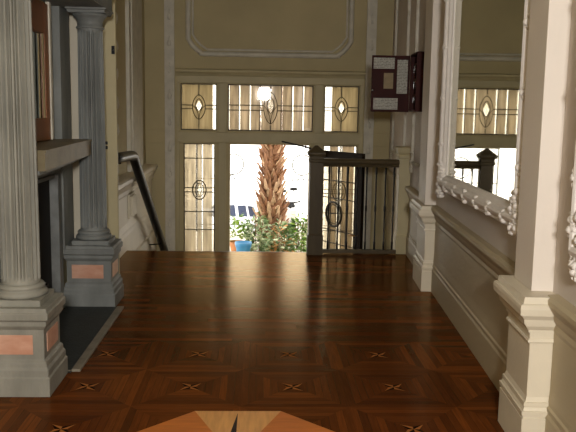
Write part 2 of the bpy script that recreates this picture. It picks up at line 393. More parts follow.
# ------------------------------------------------------------------ ornate wall mirrors (right wall)
def wall_mirror(label, s0, s1, z0, z1, tilt):
    t = thing('wall_mirror', label, 'mirror', MR @ Vector((0, (s0+s1)/2, z0)))
    MM = MR @ Matrix.Translation((0, s0, 0)) @ Matrix.Rotation(tilt, 4, 'Z') @ Matrix.Translation((0, -s0, 0)); back = .024+(s1-s0)*tilt
    W = .13
    fr = MB(MM)
    # frame profile: outer bead, cove, raised rib, inner lip; built as mitred loops
    loops = [(0,back),(0,-.02),(.01,-.032),(.022,-.03),(.034,-.036),(.046,-.054),(.062,-.06),(.078,-.054),(.09,-.036),(.104,-.03),(.118,-.012),(.13,-.004),(.13,.024)]
    vs = []; fs = []
    for o, x in loops: vs += [(x,s0+o,z0+o),(x,s1-o,z0+o),(x,s1-o,z1-o),(x,s0+o,z1-o)]
    for i in range(len(loops)-1):
        for k in range(4): fs.append((4*i+k, 4*i+(k+1)%4, 4*i+4+(k+1)%4, 4*i+4+k))
    fr.add(vs, fs); obj('frame', fr, 'white_plaster', t)
    gm = MB(MM); a_, b_ = s0+W-.004, s1-W+.004; gm.prism([(.004,a_),(.004,b_),(.02,b_),(.02,a_)], 'z', z0+W-.004, z1-W+.004); obj('mirror_glass', gm, 'mirror_silver', t)
    def ros(s, z, r, th=.05):
        mm = MB(MM); rosette(mm, (-.04, s, z), r, th); obj('rosette', mm, 'white_plaster', t)
    n = int((s1-s0-.3)/.3)
    for k in range(n):
        s = s0+.3+(s1-s0-.6)*k/(n-1)
        ros(s, z0+.055, .042, .03) 
    nz = int((z1-z0)/.36)
    for k in range(1, nz):
        z = z0+(z1-z0)*k/nz
        for s in (s0+.045, s1-.045): ros(s, z+random.uniform(-.03,.03), .045, .028)
    for s, sg in ((s0+.08, 1), (s1-.08, -1)):
        mm = MB(MM)
        for q in range(9):
            rosette(mm, (-.035, s+sg*random.uniform(-.07,.06), z0+.07+random.uniform(-.10,.15)), random.uniform(.034,.05), .035)
        obj('corner_carving', mm, 'white_plaster', t)
    return t
wall_mirror('large wall mirror in a carved white frame between the two cream pilasters', 3.83, 6.0, .985, 3.55, .022)
wall_mirror('carved white mirror frame only just visible at the right edge of the photo', .7, 3.09, .985, 3.55, .0)

# ------------------------------------------------------------------ key cabinet with its door standing open, and papers on the door
MC = MR
t = thing('key_cabinet', 'dark mahogany key cabinet on the right wall with its door swung open', 'cabinet', MR @ Vector((0, 7.95, 1.6)))
s0, s1, z0, z1 = 7.74, 8.22, 1.60, 2.20
m = MB(MR); m.box(.0, .024, s0, s1, z0, z1)
for a in ((s0,s0+.02,z0,z1),(s1-.02,s1,z0,z1),(s0+.02,s1-.02,z0,z0+.02),(s0+.02,s1-.02,z1-.02,z1)): m.box(-.055, .0, *a)
obj('cabinet_box', m, 'mahogany', t, .002)
dm = MB(MR); dm.box(-.465, -.06, s1-.022, s1, z0-.005, z1-.01)
dr = obj('door', dm, 'mahogany', t, .002)
kb = MB(MR); kb.blob((-.45, s1-.03, 1.82), .012, .012, .012); obj('knob', kb, 'steel', dr)
hk = MB(MR)
for r_ in range(3): hk.box(-.02, .0, s0+.05, s1-.05, z0+.17+.16*r_, z0+.185+.16*r_)
obj('hook_rail', hk, 'brass', t)
for r_ in range(3):
    for c_ in range(4):
        s = s0+.08+.105*c_; z = z0+.165+.16*r_
        k = MB(MR); k.ellipse((0,0,0), .012, .012, .0025, 12)
        k = MB(MR); k.tube([(-.025, s+.011*math.cos(a*PI/6), z-.012+.011*math.sin(a*PI/6)) for a in range(12)], .0025, 5, True)
        k.box(-.027, -.023, s-.003, s+.003, z-.075, z-.022); k.box(-.027,-.023, s+.003, s+.012, z-.075, z-.062)
        tag(obj('key', k, 'steel'), 'small steel key hanging inside the open mahogany cabinet', 'key', 'keys in the mahogany cabinet')
yd = s1-.024
def paper(x0, x1, za, zb, label, mt='paper'):
    tag(obj('paper_notice', MB(MR).box(x0, x1, yd-.003, yd, za, zb), mt), label, 'notice')
# door face: px 376..410 -> x -.485..-.06
paper(-.448, -.225, 2.05, 2.165, 'wide printed paper at the top left of the open mahogany cabinet door')
paper(-.195, -.085, 1.79, 2.145, 'tall narrow printed paper down the right of the mahogany door')
paper(-.335, -.235, 1.84, 2.005, 'small tan card in the middle of the mahogany door', 'card_tan')
paper(-.44, -.18, 1.62, 1.74, 'printed paper along the bottom of the open mahogany door')

# ------------------------------------------------------------------ entrance wall
XL, XR = -1.6, 2.1
OP = [(-1.11,-.605,1.295,1.94),(-.45,.745,1.295,1.94),(.9,1.39,1.295,1.94)]
SL = [(-1.07,-.63),(.9,1.385)]
DX0, DX1, DZ = -.415, .70, 1.11
DEPTH = .12
w = MB()
def wb(x0,x1,z0,z1): w.box(x0,x1,YW,YW+DEPTH,z0,z1)
wb(XL,XR,1.94,CEIL)
wb(XL,-1.11,1.295,1.94); wb(-.605,-.45,1.295,1.94); wb(.745,.9,1.295,1.94); wb(1.39,XR,1.295,1.94)
wb(XL,XR,1.11,1.295)
wb(XL,-1.07,ZL-.1,1.11); wb(-.63,DX0,ZL-.1,1.11); wb(DX1,.9,ZL-.1,1.11); wb(1.385,XR,ZL-.1,1.11)
wb(-1.07,-.63,ZL-.1,ZL+.25); wb(.9,1.385,ZL-.1,ZL+.25)
struct('wall_far', w, 'plaster_tan', label='tan entrance wall holding the front door and leaded windows', cat='wall', bevel=.004)
# joinery: raised surround boards, header moulding
j = MB()
for x0, x1 in ((-.575,-.475),(.77,.87)): j.box(x0, x1, YW-.014, YW, ZL, 1.134); j.box(x0, x1, YW-.014, YW, 1.271, 1.954)
j.box(-1.16, 1.45, YW-.018, YW, 1.135, 1.27); j.box(-1.16,-1.125,YW-.014,YW,ZL,1.134); j.box(1.405,1.45,YW-.014,YW,ZL,1.134); j.box(-1.16,-1.125,YW-.014,YW,1.271,1.954); j.box(1.405,1.45,YW-.014,YW,1.271,1.954)
j.box(-1.16, 1.45, YW-.02, YW, 1.955, 2.045)
struct('trim_16', j, 'joinery_tan', label='painted tan joinery framing the front door and leaded lights', cat='trim', bevel=.004)
h = MB().prism([(YW,2.04),(YW-.03,2.045),(YW-.05,2.075),(YW-.085,2.10),(YW-.09,2.125),(YW-.05,2.14),(YW,2.145)], 'x', -1.17, 1.46)
struct('trim_17', h, 'joinery_tan', label='projecting moulded ledge over the row of leaded transom windows', cat='trim')
# carved pilaster strips each side
for n, (a, b), lb in ((18, (-1.325,-1.19), 'left carved upright strip beside the leaded windows'), (19, (1.465,1.60), 'right carved upright strip beside the leaded windows')):
    p = MB(); p.box(a, b, YW-.03, YW, ZL, CEIL-.02); c = (a+b)/2
    p.box(a+.025, b-.025, YW-.038, YW-.03, ZL+.3, CEIL-.1)
    for k in range(12):
        z = ZL+.6+k*.36
        p.blob((c, YW-.04, z), .028, .014, .05, 8, 6, .15); p.blob((c, YW-.04, z+.07), .016, .01, .03, 7, 5, .2)
    struct('trim_%d' % n, p, 'mould_tan', label=lb, cat='pilaster', bevel=.003)
# upper panel moulding with notched corners
def notch_loop(x0, x1, z0, z1, n):
    return [(x0+n,z0),(x1-n,z0),(x1-n*.55,z0+n*.3),(x1-n*.3,z0+n*.55),(x1,z0+n),(x1,z1-n),(x1-n*.3,z1-n*.55),(x1-n*.55,z1-n*.3),(x1-n,z1),(x0+n,z1),(x0+n*.55,z1-n*.3),(x0+n*.3,z1-n*.55),(x0,z1-n),(x0,z0+n),(x0+n*.3,z0+n*.55),(x0+n*.55,z0+n*.3)]
pm = MB()
pm.tube([(x,YW-.004,z) for x,z in notch_loop(-1.0,1.25,2.345,3.5,.2)], .036, 6, True)
pm.tube([(x,YW-.004,z) for x,z in notch_loop(-.94,1.19,2.405,3.44,.2)], .016, 5, True)
for cx, sx in ((-1.0,1),(1.25,-1)):
    for q in range(5): pm.blob((cx+sx*(.03+q*.035), YW-.008, 2.50-q*.04), .03, .018, .022, 7, 5, .25)
    for q in range(3): pm.blob((cx+sx*(.2+q*.07), YW-.008, 2.345), .035, .016, .018, 7, 5, .2); pm.blob((cx, YW-.008, 2.56+q*.07), .018, .016, .035, 7, 5, .2)
struct('trim_20', pm, 'mould_tan', label='plaster panel moulding with scrolled corners high on the entrance wall', cat='wall moulding')

# ------------------------------------------------------------------ leaded windows
def came_h(m, x0, x1, z, r=.006, y=YW+.05): m.bar((x0,y,z),(x1,y,z), r*2, .012)
def came_v(m, x, z0, z1, r=.006, y=YW+.05): m.bar((x,y,z0),(x,y,z1), r*2, .012)
def vesica(m, c, rx, rz, r, y):
    pts = []
    for i in range(12): t = -PI/2+PI*i/12; pts.append((c[0]+rx*math.cos(t)**1.3 if math.cos(t)>0 else c[0], y, c[1]+rz*math.sin(t)))
    for i in range(12): t = PI/2+PI*i/12; pts.append((c[0]-rx*abs(math.cos(t))**1.3, y, c[1]+rz*math.sin(t)))
    m.tube(pts, r, 5, True)
def plate(m, x0, x1, z0, z1, mi, y=YW+.045, th=.006):
    m.cur = mi; m.box(x0, x1, y, y+th, z0, z1)
def plate_hole(m, x0, x1, z0, z1, c, hx, hz, mi, ci=1):
    plate(m, x0, c[0]-hx, z0, z1, mi); plate(m, c[0]+hx, x1, z0, z1, mi)
    plate(m, c[0]-hx, c[0]+hx, z0, c[1]-hz, mi); plate(m, c[0]-hx, c[0]+hx, c[1]+hz, z1, mi)
    m.cur = ci; y = YW+.045
    poly = [(c[0],c[1]-hz),(c[0]+hx,c[1]),(c[0],c[1]+hz),(c[0]-hx,c[1])]
    m.prism(poly, 'y', y, y+.006)
    m.cur = mi
    for sx in (-1, 1):
        for sz in (-1, 1): m.prism([(c[0]+sx*hx,c[1]+sz*hz),(c[0],c[1]+sz*hz),(c[0]+sx*hx,c[1])], 'y', y, y+.006)
def glaze_ornament(t, c, rx, rz, y=YW+.05, jewel='glass_clear'):
    o = MB(); vesica(o, c, rx, rz, .006, y-.004); vesica(o, (c[0], c[1]+rz*.18), rx*.5, rz*.5, .005, y-.004)
    for sx in (-1, 1): o.tube([(c[0]+sx*rx*.9,y-.004,c[1]+rz*.1),(c[0]+sx*rx*.5,y-.004,c[1]-rz*.1),(c[0]+sx*rx*.15,y-.004,c[1]-rz*.5),(c[0],y-.004,c[1]-rz)], .005, 5)
    obj('oval_came', o, 'lead', t)
    jw = MB(); n = 4
    jw.add([(c[0],y-.018,c[1]+rz*.18),(c[0]+rx*.42,y-.006,c[1]+rz*.18),(c[0],y-.006,c[1]+rz*.62),(c[0]-rx*.42,y-.006,c[1]+rz*.18),(c[0],y-.006,c[1]-rz*.26)], [(0,1,2),(0,2,3),(0,3,4),(0,4,1),(1,4,3,2)])
    obj('bevelled_jewel', jw, 'glass_clear', t)
GL = ['glass_yellow','glass_clear','glass_mid','glass_amber']
def frame_of(t, x0, x1, z0, z1, y=YW+.03):
    f = MB(); b = .014
    f.box(x0,x0+b,y,y+.04,z0,z1); f.box(x1-b,x1,y,y+.04,z0,z1); f.box(x0+b,x1-b,y,y+.04,z0,z0+b); f.box(x0+b,x1-b,y,y+.04,z1-b,z1)
    obj('glazing_bead', f, 'lead', t)
def small_transom(n, x0, x1, z0, z1, label, edge):
    t = struct('window_%d' % n, loc=((x0+x1)/2, YW+.05, z0), label=label, cat='leaded window')
    c = ((x0+x1)/2, (z0+z1)/2)
    g = MB()
    if edge == 'r': plate_hole(g, x0, x1-.06, z0, z1, (c[0], c[1]+.02), .04, .075, 3); plate(g, x1-.06, x1, z0, z1, 1)
    else: plate_hole(g, x0+.11, x1, z0, z1, (c[0], c[1]+.02), .04, .075, 3); plate(g, x0, x0+.11, z0, z1, 1)
    obj('glass', g, GL, t)
    k = MB(); came_v(k, c[0], z0, c[1]-.15); came_v(k, c[0], c[1]+.15, z1)
    for dz in (-.025, .025): came_h(k, x0, c[0]-.085, c[1]+dz); came_h(k, c[0]+.085, x1, c[1]+dz)
    obj('came', k, 'lead', t); frame_of(t, x0, x1, z0, z1); glaze_ornament(t, c, .09, .17)
small_transom(1, *OP[0], 'small amber leaded transom window at the left of the row', 'r')
small_transom(2, *OP[2], 'small amber leaded transom window at the right of the row', 'l')
x0, x1, z0, z1 = OP[1]
t = struct('window_3', loc=((x0+x1)/2, YW+.05, z0), label='wide leaded transom window over the front door', cat='leaded window')
g = MB(); k = MB(); c = ((x0+x1)/2, (z0+z1)/2); N = 8
for i in range(N):
    a = x0+(x1-x0)*i/N; b = x0+(x1-x0)*(i+1)/N
    if i == 3: b = c[0]-.055
    if i == 4: plate_hole(g, c[0]-.055, c[0]+.055, z0, z1, (c[0], c[1]+.03), .045, .10, 2); plate(g, c[0]+.055, b, z0, z1, 2); continue
    plate(g, a, a+.022, z0, z1, 1); plate(g, a+.022, b, z0, z1, 2)
    if i and i != 4: came_v(k, a, z0, z1, .005)
came_v(k, c[0], z0, c[1]-.24); came_v(k, c[0], c[1]+.24, z1)
for dz in (-.035, .035): came_h(k, x0, c[0]-.1, c[1]+dz); came_h(k, c[0]+.1, x1, c[1]+dz)
obj('glass', g, GL, t); obj('came', k, 'lead', t); frame_of(t, x0, x1, z0, z1); glaze_ornament(t, c, .095, .22)
def sidelight(n, x0, x1, label):
    z0, z1 = ZL+.25, 1.11
    t = struct('window_%d' % n, loc=((x0+x1)/2, YW+.05, z0), label=label, cat='leaded window')
    c = ((x0+x1)/2, .45); g = MB(); k = MB()
    xs = [x0, x0+.10, c[0]-.035, c[0]+.035, x1-.04, x1]
    for i, mi in enumerate((0, 0, 0, 0, 1) if n == 4 else (1, 2, 1, 2, 1)): plate(g, xs[i], xs[i+1], z0, z1, mi)
    if n == 4: g = MB(); plate(g, x0, c[0]-.05, z0, z1, 0); plate(g, c[0]+.05, xs[4], z0, z1, 0); plate(g, xs[4], x1, z0, z1, 1); plate(g, c[0]-.05, c[0]-.027, z0, z1, 1); plate(g, c[0]+.027, c[0]+.05, z0, z1, 1); plate_hole(g, c[0]-.027, c[0]+.027, z0, z1, c, .0269, .07, 0)
    for dx in (-.035, .035): came_v(k, c[0]+dx, z0, z1, .004)
    for z in (.90, .14, -.12, -.45): came_h(k, x0, x1, z, .005)
    for dz in (-.03, .03): came_h(k, x0, x1, c[1]+dz, .005)
    obj('glass', g, GL, t); obj('came', k, 'lead', t); frame_of(t, x0, x1, z0, z1)
    o = MB(); o.ellipse((c[0], YW+.044, c[1]), .095, .135, .009); o.ellipse((c[0], YW+.044, c[1]), .06, .095, .005); obj('oval_came', o, 'lead', t)
    jw = MB(); jw.add([(c[0],YW+.03,c[1]),(c[0]+.05,YW+.042,c[1]),(c[0],YW+.042,c[1]+.08),(c[0]-.05,YW+.042,c[1]),(c[0],YW+.042,c[1]-.08)], [(0,1,2),(0,2,3),(0,3,4),(0,4,1),(1,4,3,2)])
    obj('bevelled_jewel', jw, 'glass_clear', t)
sidelight(4, SL[0][0], SL[0][1], 'tall leaded sidelight to the left of the open doorway')
sidelight(5, SL[1][0], SL[1][1], 'tall leaded sidelight behind the open front door')

# ------------------------------------------------------------------ front door, standing open
ang = math.radians(57); HX, HY = .735, YW-.03
MD = Matrix.Translation((HX, HY, 0)) @ Matrix.Rotation(-ang, 4, 'Z')   # local x from hinge to free edge
DW, DT, DB = 1.15, 1.055, ZL+.012
door = struct('door_1', loc=(HX, HY, DB), label='dark front door with leaded glass panel, standing open behind the balustrade', cat='door')
d = MB(MD); d.box(0,.14,-.045,0,DB,DT); d.box(DW-.15,DW,-.045,0,DB,DT); d.box(.14,DW-.15,-.045,0,DT-.15,DT); d.box(.14,DW-.15,-.045,0,DB,DB+.35)
obj('door_frame', d, 'door_wood', door, .003)
g = MB(MD); gx0, gx1 = .14, DW-.15; gz0, gz1 = DB+.35, DT-.15
g.box(gx0,gx1,-.026,-.02,gz0,gz1); obj('glass', g, 'door_glass', door)
k = MB(MD); cx = (gx0+gx1)/2; yy = -.03
for x in (gx0+.17, cx-.08, cx+.08, gx1-.17): k.bar((x,yy,gz0),(x,yy,gz1), .012, .012)
for z in (.66, .42, -.02, -.2): k.bar((gx0,yy,z),(gx1,yy,z), .014, .012)
obj('came', k, 'lead', door)
k = MB(MD); k.ellipse((cx,yy-.006,.20), .165, .165, .018); k.ellipse((cx,yy-.006,.20), .12, .13, .007)
k.bar((cx-.12,yy-.006,.19),(cx+.12,yy-.006,.23), .012); obj('oval_came', k, 'lead', door)
hd = MB(MD); hd.tube([(DW-.07,-.045,-.02),(DW-.07,-.09,-.02),(DW-.17,-.095,-.02)], .01, 8); obj('handle', hd, 'brass', door)
cl = MB(MD); cl.box(.14,.38,-.105,-.048,DT-.085,DT-.015); cb = obj('closer_body', cl, 'brass', door, .006)
ar = MB(); p1 = MD @ Vector((.26,-.076,DT)); p2 = Vector((.55, YW-.40, DT+.03)); p3 = Vector((.31, YW-.02, DT+.10))
p1 = MD @ Vector((.20,-.076,DT-.005)); p2 = Vector((.64, YW-.14, DT+.035))
ar.tube([p1, p2], .012, 6); ar.tube([p2, p3], .012, 6); ar.blob(p2, .02, .02, .02); obj('closer_arm', ar, 'iron', cb)

# ------------------------------------------------------------------ balustrade at the landing edge
BY = 8.39
t = thing('balustrade', 'dark wooden balustrade with slender balusters at the landing edge', 'balustrade', (1.05, BY, 0))
n = MB(); n.stack(.555, .70, BY-.072, BY+.072, [(0,.014),(.22,.014),(.235,0),(1.03,0),(1.035,.012),(1.06,.014),(1.07,.004),(1.10,.006),(1.105,.02),(1.125,.026),(1.14,.026),(1.165,.0),(1.19,-.03),(1.215,-.06)])
obj('newel_post', n, 'dark_wood', t, .003)
r = MB(); r.prism([(BY-.035,.985),(BY-.04,1.0),(BY-.03,1.012),(BY-.052,1.03),(BY-.056,1.05),(BY-.035,1.072),(BY+.035,1.072),(BY+.056,1.05),(BY+.052,1.03),(BY+.03,1.012),(BY+.04,1.0),(BY+.035,.985)], 'x', .70, 1.545)
obj('handrail', r, 'dark_wood_h', t)
obj('bottom_rail', MB().box(.70,1.545,BY-.03,BY+.03,.012,.055), 'dark_wood_h', t, .004)
for i, x in enumerate((.775,.88,.985,1.09,1.195,1.30,1.405,1.50)):
    b = MB(); b.lathe(x, BY, [(.0125,.05),(.0125,.14),(.009,.15),(.009,.48),(.013,.5),(.013,.54),(.009,.56),(.009,.90),(.0125,.91),(.0125,.99)], 8)
    obj('baluster', b, 'iron', t)

# ------------------------------------------------------------------ left hall: wainscot, mouldings, handrail
LW = -1.6
lw = MB(); xx = LW+.07
lw.prism([(LW,ZL),(xx+.05,ZL),(xx+.05,.16),(xx+.04,.2),(xx+.04,.22),(xx+.03,.25),(xx+.02,.28),(xx+.02,.60),(xx+.045,.63),(xx+.045,.67),(xx+.06,.70),(xx+.08,.74),(xx+.10,.76),(xx+.10,.80),(xx+.08,.815),(LW,.82)], 'y', 7.0, 10.72)
struct('trim_21', lw, 'cream', label='moulded wainscot on the left wall beside the steps', cat='wainscot')
xx = LW; pl = MB(); pl.box(xx, xx+.045, 9.25, 10.25, .82, CEIL-.02); pl.box(xx, xx+.06, 9.38, 10.12, .9, CEIL-.1)
struct('trim_22', pl, 'mould_tan', label='broad pale pilaster on the left wall near the entrance corner', cat='pilaster', bevel=.004)
pf = MB(); pf.box(xx, xx+.03, 8.12, 8.5, .9, CEIL-.1)
for k in range(9): pf.blob((xx+.03, 8.46, 1.05+k*.3), .03, .05, .07, 7, 5, .2)
struct('trim_23', pf, 'mould_tan', label='carved upright moulding on the left wall behind the handrail', cat='wall moulding')
xx = LW+.07; v = thing('vent_cover', 'small ribbed cream vent cover on the left wainscot below its rail', 'vent', (xx+.02, 8.9, .33))
vb = MB(); vb.box(xx+.02, xx+.045, 8.74, 9.10, .32, .60); obj('backplate', vb, 'cream', v, .003)
for q in range(4): obj('rib', MB().box(xx+.045, xx+.075, 8.77+q*.085, 8.81+q*.085, .345, .575), 'cream', v, .004)

hr = thing('stair_handrail', 'black tubular handrail bending down beside the steps on the left', 'handrail', (-1.40, 8.4, 0))
pts = [(-1.46,7.3,1.09),(-1.43,7.9,1.085),(-1.395,8.33,1.08)]
a0 = Vector((-1.385,8.38,1.075)); b0 = Vector((-1.29,10.45,-.42)); 
for q in range(1, 5): pts.append(a0+Vector((0, .03*q, -.004*q*q)))
dn = (b0-Vector(pts[-1]))
for q in (.1,.4,.7,1.): pts.append(Vector(pts[6])+dn*q)
obj('rail', MB().tube(pts, .053, 14), 'black_gloss', hr)
for f_ in (.8,):
    p = Vector(pts[6])+dn*f_
    obj('bracket', MB().tube([p, p+Vector((0,0,-.07)), Vector((LW+.06,p.y,p.z-.09))], .009, 6), 'iron', hr)
p = Vector(pts[1]); obj('bracket', MB().tube([p, p+Vector((0,0,-.06)), Vector((LW+.03,p.y,p.z-.07))], .009, 6), 'iron', hr)

# switches on the pier
for (x, z, hh, lb) in ((-1.272,2.085,.035,'small black fitting high on the tan wall pier'), (-1.345,1.285,.014,'upper black switch on the pier beside the far column'), (-1.345,1.245,.014,'lower black switch on the pier beside the far column')):
    s = thing('wall_switch', lb, 'switch', (x, 6.735, z))
    obj('plate', MB().box(x-.014,x+.014,6.731,6.74,z-hh,z+hh), 'black_gloss', s, .002); obj('toggle', MB().box(x-.005,x+.005,6.722,6.731,z-.006,z+.006), 'black_gloss', s)

# ------------------------------------------------------------------ fireplace
CXF = -1.345
def column(label, cy, mstone):
    t = thing('fluted_column', label, 'column', (CXF, cy, 0))
    b = MB(); hx = .172
    b.stack(CXF-hx-.02, CXF+hx-.02+.02, cy-hx, cy+hx, [(0,.028),(.105,.028),(.112,.02),(.15,.02),(.165,.010),(.19,.008),(.205,-.006),(.375,-.006),(.39,.006),(.40,.012),(.425,.012),(.435,.024),(.472,.026),(.478,.018),(.50,.016)])
    ped = obj('pedestal', b, mstone, t, .003)
    x1 = CXF+hx+.0-.006; y0 = cy-hx+.006
    f = MB(); f.box(CXF-.145, CXF+.105, y0-.004, y0+.004, .235, .345); obj('marble_inlay', f, 'marble_pink', ped)
    f = MB(); f.box(x1-.004, x1+.004, cy-.11, cy+.11, .235, .345); obj('marble_inlay', f, 'marble_pink', ped)
    s = MB(); s.stack(CXF-.145, CXF+.145, cy-.145, cy+.145, [(.50,0),(.535,0)])
    s.lathe(CXF, cy, [(.135,.535),(.143,.545),(.143,.56),(.135,.57),(.122,.575),(.122,.58),(.13,.585),(.13,.595),(.122,.605),(.112,.61)], 40)
    obj('column_base', s, mstone, t)
    sh = MB(); NF = 18; per = 10; n = NF*per; levels = [(.610,.106,0),(.625,.106,0),(.65,.106,1),(1.0,.106,1),(1.5,.103,1),(2.16,.098,1),(2.19,.097,0),(2.20,.097,0)]
    vs = []; fs = []
    for z, r, fl_ in levels:
        for i in range(n):
            a = 2*PI*i/n; ph = (i % per)/per
            dpt = (.024*math.sin(PI*(ph-.28)/.72)) if ph > .28 else 0
            rr = r-dpt*fl_; vs.append((CXF+rr*math.cos(a), cy+rr*math.sin(a), z))
    for q in range(len(levels)-1):
        for i in range(n): fs.append((q*n+i, q*n+(i+1)%n, (q+1)*n+(i+1)%n, (q+1)*n+i))
    sh.add(vs, fs); obj('shaft', sh, mstone, t)
    c = MB(); c.lathe(CXF, cy, [(.097,2.20),(.106,2.203),(.11,2.21),(.106,2.218),(.098,2.222),(.098,2.262),(.106,2.268),(.106,2.275),(.116,2.285),(.13,2.30),(.135,2.315)], 40)
    c.stack(CXF-.15, CXF+.15, cy-.15, cy+.15, [(2.315,-.01),(2.335,-.006),(2.34,.004),(2.352,.006)])
    obj('capital', c, mstone, t)
    return t
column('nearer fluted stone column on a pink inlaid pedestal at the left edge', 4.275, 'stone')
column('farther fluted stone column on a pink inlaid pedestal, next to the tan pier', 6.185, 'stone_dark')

t = thing('fireplace', 'stone fireplace between the two fluted columns with projecting mantel shelf', 'fireplace', (-1.5, 5.23, 0))
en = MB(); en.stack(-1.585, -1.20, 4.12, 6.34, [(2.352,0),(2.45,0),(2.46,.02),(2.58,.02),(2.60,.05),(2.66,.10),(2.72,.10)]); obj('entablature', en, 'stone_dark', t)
zt = 1.345
sh = MB()
A = (-1.318, 6.06); B = (-1.225, 4.42)
def shelf(m, z0, z1, o):
    m.prism([(B[0]-o,B[1]+o*.2),(-1.278-o*.9,5.3),(A[0]-o,A[1]-o),(-1.598,A[1]-o),(-1.598,B[1]+o*.2)], 'z', z0, z1)
shelf(sh, 1.225, zt-.016, .008); shelf(sh, zt-.016, zt, 0); obj('mantel_shelf', sh, 'stone_olive', t)
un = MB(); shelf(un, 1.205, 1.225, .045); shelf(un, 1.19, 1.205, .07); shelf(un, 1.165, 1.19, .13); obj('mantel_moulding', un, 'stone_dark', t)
jb = MB()
for a, b in ((4.46,4.66),(5.84,6.0)): jb.box(-1.6,-1.55,a,b,0,1.165); jb.box(-1.55,-1.54,a+.04,b-.04,.1,1.05)
jb.box(-1.6,-1.55,4.66,5.84,1.09,1.165)
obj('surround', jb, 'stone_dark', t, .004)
fb = MB(); fb.box(-1.598,-1.592,4.66,5.84,.0,1.09); obj('firebox', fb, 'soot', t)
fr = MB(); fr.box(-1.59,-1.525,5.80,5.835,.03,1.085); fr.box(-1.59,-1.525,4.665,4.70,.03,1.085); fr.box(-1.59,-1.545,4.70,5.80,1.06,1.085); obj('metal_trim', fr, 'iron_grey', t)
gr = MB()
for q in range(8): gr.tube([(-1.57,4.9+q*.095,.06),(-1.55,4.9+q*.095,.2),(-1.57,4.9+q*.095,.3)], .008, 6)
gr.bar((-1.565,4.85,.1),(-1.565,5.6,.1),.012); gr.bar((-1.565,4.85,.28),(-1.565,5.6,.28),.012); obj('grate', gr, 'iron', t)
for a, b in ((5.98,6.28),(4.14,4.48)): obj('back_pilaster', MB().box(-1.6,-1.53,a,b,.47,2.35), 'stone_dark', t, .004)
obj('hearth_slab', MB().box(-1.53,-1.128,4.465,5.98,0.001,.012), 'slate', t)
he = MB(); he.box(-1.128,-1.074,4.485,5.985,0.001,.018); he.box(-1.16,-1.128,4.465,4.485,.001,.014); obj('hearth_border', he, 'hearth_edge', t, .003)

struct('trim_24', MB().box(-1.6,-1.475,6.41,6.60,0,CEIL-.02), 'cream', label='pale upright strip on the wall just behind the far fluted column', cat='trim', bevel=.006)
t = thing('overmantel_mirror', 'wood framed mirror standing on the mantel shelf between the columns', 'mirror', (-1.57, 5.23, 1.345))
s0, s1, z0, z1 = 4.72, 5.74, 1.35, 2.33
f = MB(); f.box(-1.6,-1.55,s1-.11,s1,z0,z1); f.box(-1.6,-1.55,s0,s0+.11,z0,z1); f.box(-1.6,-1.548,s0+.11,s1-.11,z0,z0+.16); f.box(-1.6,-1.55,s0+.11,s1-.11,z1-.22,z1)
obj('frame', f, 'wood_frame', t, .006)
for a in (s1, s0-.05): obj('outer_moulding', MB().box(-1.57,-1.54,a,a+.05,z0,z1+.02), 'mould_tan', t, .006)
for a in (s1-.13, s0+.11): obj('inner_bead', MB().box(-1.565,-1.555,a,a+.02,z0+.16,z1-.22), 'gilt', t)
obj('mirror_glass', MB().box(-1.585,-1.575,s0+.11,s1-.11,z0+.16,z1-.22), 'mirror_silver', t)

# ------------------------------------------------------------------ floor inlays
def star_mesh():
    m = MB(); R, r = .085, .03
    for k in range(4):
        a = PI/4+k*PI/2+PI*.0
        tip = (R*math.cos(a), R*math.sin(a)); 
        l = (r*math.cos(a+PI/4), r*math.sin(a+PI/4)); q = (r*math.cos(a-PI/4), r*math.sin(a-PI/4))
        m.cur = 0; m.add([(0,0,.0008),(tip[0],tip[1],.0008),(l[0],l[1],.0008)], [(0,1,2)])
        m.cur = 1; m.add([(0,0,.0008),(q[0],q[1],.0008),(tip[0],tip[1],.0008)], [(0,1,2)])
    return m
MED = (-.1, 3.33)
proto = None
for i in range(-2, 3):
    for k in range(-3, 2):
        x, y = GX+i*TILE, GY+k*TILE
        if x > 1.142+KR*y-.1 or x < -1.02 and 4.3 < y < 6.1: continue
        if x < -1.05 and y > 3.9: continue
        if math.hypot(x-MED[0], y-MED[1]) < .7: continue
        if proto is None: proto = obj('star_inlay', star_mesh(), ['inlay_dark','inlay_light'], fl); me = proto.data
        o = proto.copy(); C.objects.link(o); o.parent = fl; o.location = Vector((x,y,0))-fl.location
fl_loc = fl.location.copy()
m2 = star_mesh()
proto.data.clear_geometry(); proto.data.from_pydata([tuple(p) for p in m2.v], [], m2.f)
for p, i in zip(proto.data.polygons, m2.mi): p.material_index = i
bpy.data.objects.remove(proto)
# compass medallion: octagon with radiating star
md = MB(); z = .0009; RO = .60; cx, cy = MED
octp = [(cx+RO*math.cos(PI/8+k*PI/4), cy+RO*math.sin(PI/8+k*PI/4)) for k in range(8)]
mids = [(cx+RO*.924*math.cos(k*PI/4), cy+RO*.924*math.sin(k*PI/4)) for k in range(8)]
for k in range(8):     # k: sector about direction k*45deg
    a, b = octp[k-1], octp[k]
    md.cur = 0 if k % 2 else 1
    md.add([(cx,cy,z),(a[0],a[1],z),(b[0],b[1],z)], [(0,1,2)])
z2 = .0013
for k in range(8):
    an = k*PI/4; R = .53 if k % 2 == 0 else .34; r = .13
    tip = (cx+R*math.cos(an), cy+R*math.sin(an))
    for sg, mi in ((1, 2), (-1, 1)):
        q = (cx+r*math.cos(an+sg*PI/8), cy+r*math.sin(an+sg*PI/8))
        md.cur = mi; md.add([(cx,cy,z2),(tip[0],tip[1],z2),(q[0],q[1],z2)], [(0,1,2)])
obj('compass_inlay', md, ['medal_orange','medal_light','medal_dark'], fl)

